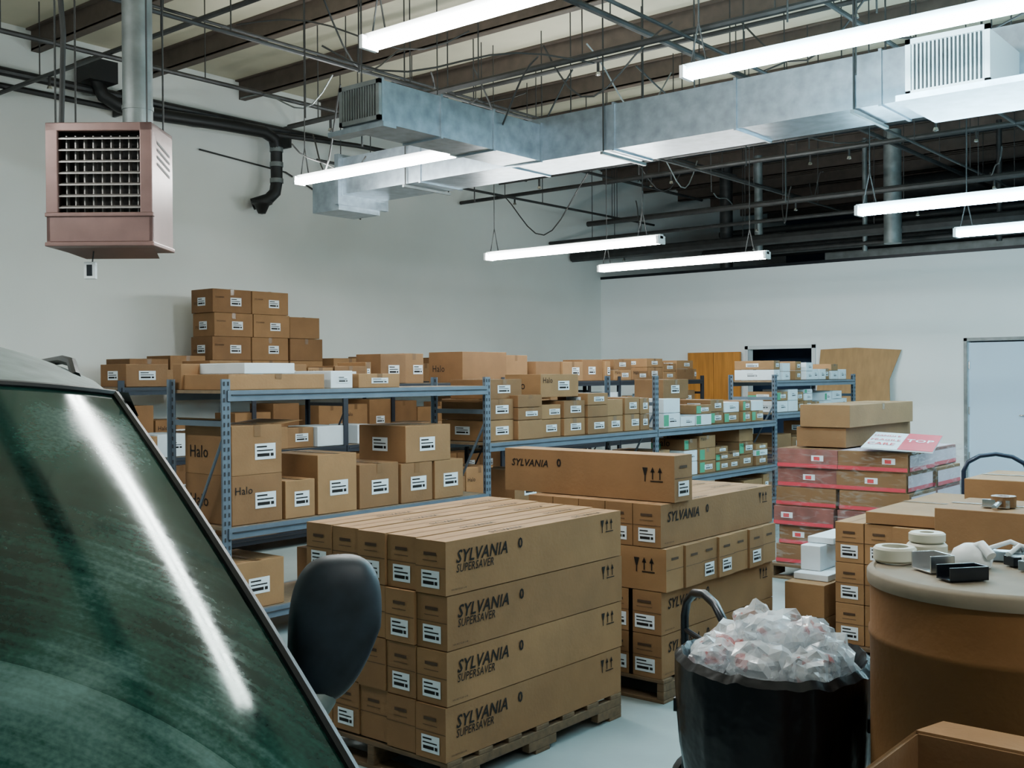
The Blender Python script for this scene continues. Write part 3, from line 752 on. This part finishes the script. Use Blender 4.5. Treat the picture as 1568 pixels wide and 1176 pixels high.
s=math_('ADD',s,math_('MULTIPLY',math_('GREATER_THAN',dist,1.2),.04))
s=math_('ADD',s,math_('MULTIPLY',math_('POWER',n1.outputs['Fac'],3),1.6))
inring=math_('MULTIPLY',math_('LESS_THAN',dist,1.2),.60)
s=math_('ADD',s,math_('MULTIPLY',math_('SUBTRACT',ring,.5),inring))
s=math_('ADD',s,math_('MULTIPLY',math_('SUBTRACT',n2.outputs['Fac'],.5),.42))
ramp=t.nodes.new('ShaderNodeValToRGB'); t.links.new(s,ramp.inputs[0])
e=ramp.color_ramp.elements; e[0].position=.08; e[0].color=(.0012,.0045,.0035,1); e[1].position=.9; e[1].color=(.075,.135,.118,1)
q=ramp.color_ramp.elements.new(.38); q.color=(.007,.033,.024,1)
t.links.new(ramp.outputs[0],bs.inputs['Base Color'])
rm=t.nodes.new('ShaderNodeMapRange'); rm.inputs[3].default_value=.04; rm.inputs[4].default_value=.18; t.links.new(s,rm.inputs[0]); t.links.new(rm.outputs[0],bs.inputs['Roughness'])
bs.inputs['Specular IOR Level'].default_value=.5
bs.inputs['IOR'].default_value=1.24
bs.inputs['Specular Tint'].default_value=(.62,1,.86,1)
def edge(tt):
    return (.28-1.33*tt, .84-.20*tt, .950+.665*tt+.028*math.sin(math.pi*tt))
def ws(s_,tt,off=0):
    x,w_,z=edge(tt); k=1-abs(s_)**2.8
    return (x+(.19-.06*tt)*k+off, w_*s_, z+.035*k*tt+off*.5)
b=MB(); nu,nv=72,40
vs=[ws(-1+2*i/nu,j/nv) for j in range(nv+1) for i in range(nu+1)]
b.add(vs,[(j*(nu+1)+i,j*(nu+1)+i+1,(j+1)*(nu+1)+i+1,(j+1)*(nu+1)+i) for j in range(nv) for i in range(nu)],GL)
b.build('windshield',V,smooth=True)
b=MB()
for sg in (1,-1):
    b.path([ws(sg*1.0,j/nv) for j in range(nv+1)],.010,BLACKPL,8)
b.path([ws(-1+2*i/nu,1.0) for i in range(nu+1)],.010,BLACKPL,8)
b.path([ws(-1+2*i/nu,0.0) for i in range(nu+1)],.02,BLACKPL,8)
for s0,s1 in ((-.6,.05),(.1,.75)):
    b.path([ws(s0+(s1-s0)*k/8,.03+.02*math.sin(k/8*3.1),.015) for k in range(9)],.007,BLACKPL,6)
b.build('windshield_trim',V,smooth=True)
b=MB(); nr=24
def roof(s_,k):
    x0=ws(s_,1)[0]; x=x0+(-3.5-x0)*k
    z=1.615+.130*(1-abs(s_)**2.4)+.05*math.sin(math.pi*min(1,k*1.0))-(.0 if k<.85 else (k-.85)*.6)
    zz=ws(s_,1)[2]; f=1-(1-min(1,k*5))**2
    return (x,.64*s_+.03*s_*math.sin(math.pi*k),zz*(1-f)+z*f)
vs=[roof(-1+2*i/nu,(j/nr)**1.8) for j in range(nr+1) for i in range(nu+1)]
b.add(vs,[(j*(nu+1)+i,j*(nu+1)+i+1,(j+1)*(nu+1)+i+1,(j+1)*(nu+1)+i) for j in range(nr) for i in range(nu)],PAINT)
st=[(1.13,.60,.62,.42),(1.10,.74,.70,.30),(.95,.84,.79,.26),(.6,.89,.88,.25),(.3,.91,.92,.25),(0,.92,.97,.25),(-1,.93,1.02,.25),(-2,.93,1.03,.25),(-3.2,.92,1.04,.25),(-3.6,.86,1.02,.3),(-3.68,.7,.9,.4)]
def sec(x,w_,zt_,zb):
    h=[(w_*.85,zb),(w_,zb+.12),(w_*1.0,zb+(zt_-zb)*.6),(w_*.975,zt_-.04),(w_*.93,zt_),(w_*.55,zt_+.02),(0,zt_+.03)]
    h2=[(-a,c) for a,c in reversed(h[:-1])]
    return [(x,a,c) for a,c in h+h2]
S=[sec(*q) for q in st]; n=len(S[0]); vs=[p for r_ in S for p in r_]
fs=[(j*n+i,j*n+i+1,(j+1)*n+i+1,(j+1)*n+i) for j in range(len(S)-1) for i in range(n-1)]+[tuple(range(n)),tuple(range((len(S)-1)*n,len(S)*n))]+[(j*n,(j+1)*n,(j+1)*n+n-1,j*n+n-1) for j in range(len(S)-1)]
b.add(vs,fs,PAINT)
for sg in (1,-1):
    for j in range(nv):
        a=edge(j/nv);c=edge((j+1)/nv)
        b.quad((a[0],sg*a[1],a[2]),(c[0],sg*c[1],c[2]),(c[0]-.03,sg*(c[1]+.025),c[2]-.02),(a[0]-.03,sg*(a[1]+.025),a[2]-.02),PAINT)
        b.quad((c[0]-.03,sg*(c[1]+.025),c[2]-.02),(a[0]-.03,sg*(a[1]+.025),a[2]-.02),(a[0]-.12,sg*(a[1]+.04),a[2]-.05),(c[0]-.12,sg*(c[1]+.04),c[2]-.05),PAINT)
    for (xa,xb) in ((-1.12,-1.25),(-2.2,-2.32),(-3.35,-3.6)):
        b.quad((xa,sg*.675,1.615),(xb,sg*.675,1.615),(xb,sg*.91,1.03),(xa,sg*.91,1.03),PAINT)
    b.quad((-1.0,sg*.66,1.62),(-3.5,sg*.66,1.62),(-3.5,sg*.68,1.57),(-1.0,sg*.68,1.57),PAINT)
b.build('body',V,smooth=True)
b=MB()
for sg in (1,-1):
    b.quad((-1.0,sg*.665,1.60),(-3.5,sg*.665,1.60),(-3.58,sg*.90,1.03),(-1.0,sg*.90,1.03),GL)
    for j in range(nv):
        a=edge(j/nv);c=edge((j+1)/nv)
        b.quad((a[0]-.1,sg*(a[1]+.035),max(.97,a[2]-.05)),(c[0]-.1,sg*(c[1]+.035),max(.97,c[2]-.05)),(c[0]-.1,sg*.90,.98),(a[0]-.1,sg*.90,.96),GL)
b.quad((-3.5,-.64,1.6),(-3.5,.64,1.6),(-3.66,.86,1.0),(-3.66,-.86,1.0),GL)
b.build('side_glass',V)
b=MB()
for sg in (1,-1):
    b.path([(-1.40,sg*.60,1.655),(-1.48,sg*.60,1.69),(-1.7,sg*.60,1.70),(-3.0,sg*.60,1.70),(-3.2,sg*.60,1.64)],.012,BLACKPL,8)
b.build('roof_rails',V,smooth=True)
b=MB()
for x in (.55,-2.75):
    for sg in (1,-1):
        b.lathe([(0,-.02),(.19,-.02),(.2,0),(.3,0),(.33,-.04),(.33,-.18),(.3,-.2),(0,-.2)],(x,sg*.94,.33),TIRE,36,Matrix.Rotation(-sg*math.pi/2,3,'X'))
        b.lathe([(0,.005),(.17,.0),(.19,-.03)],(x,sg*.94,.33),CHROME,24,Matrix.Rotation(-sg*math.pi/2,3,'X'))
b.build('wheels',V,smooth=True)
b=MB()
for sg in (1,-1):
    b.add([(1.115,sg*.45,.55),(1.115,sg*.70,.56),(1.02,sg*.80,.62),(1.06,sg*.72,.69),(1.125,sg*.45,.64)],[(0,1,2,3,4)],WPL)
b.box(1.12,1.14,-.35,.35,.5,.6,BLACKPL); b.build('front_lamps',V)
def mirror(sg):
    bm=bmesh.new(); bmesh.ops.create_icosphere(bm,subdivisions=4,radius=1)
    for v in bm.verts:
        d=v.co
        ex=lambda a,p: math.copysign(abs(a)**p,a)
        x=ex(d.x,.7)*.055; y=ex(d.y,.7)*.082; z=ex(d.z,.7)*.13
        if x<0: x*=.4
        tz=z/.13
        y*=1-.28*max(0,-tz)
        y+=sg*.028*tz*(1 if tz<0 else .3)
        v.co=(x,y*1.0,z)
    for f_ in bm.faces: f_.smooth=True
    me=bpy.data.meshes.new('mirror_housing'); bm.to_mesh(me); bm.free(); me.materials.append(MIRR)
    o=bpy.data.objects.new('mirror_housing',me); COL.objects.link(o); o.parent=V; o.location=(-.465,sg*.925,1.203); o.rotation_euler=(0,0,-sg*.15)
    b=MB(); b.path([(-.42,sg*.80,1.03),(-.44,sg*.86,1.06),(-.46,sg*.90,1.09)],[.04,.035,.03],PAINT,12); b.build('mirror_arm',V,smooth=True)
mirror(1); mirror(-1)
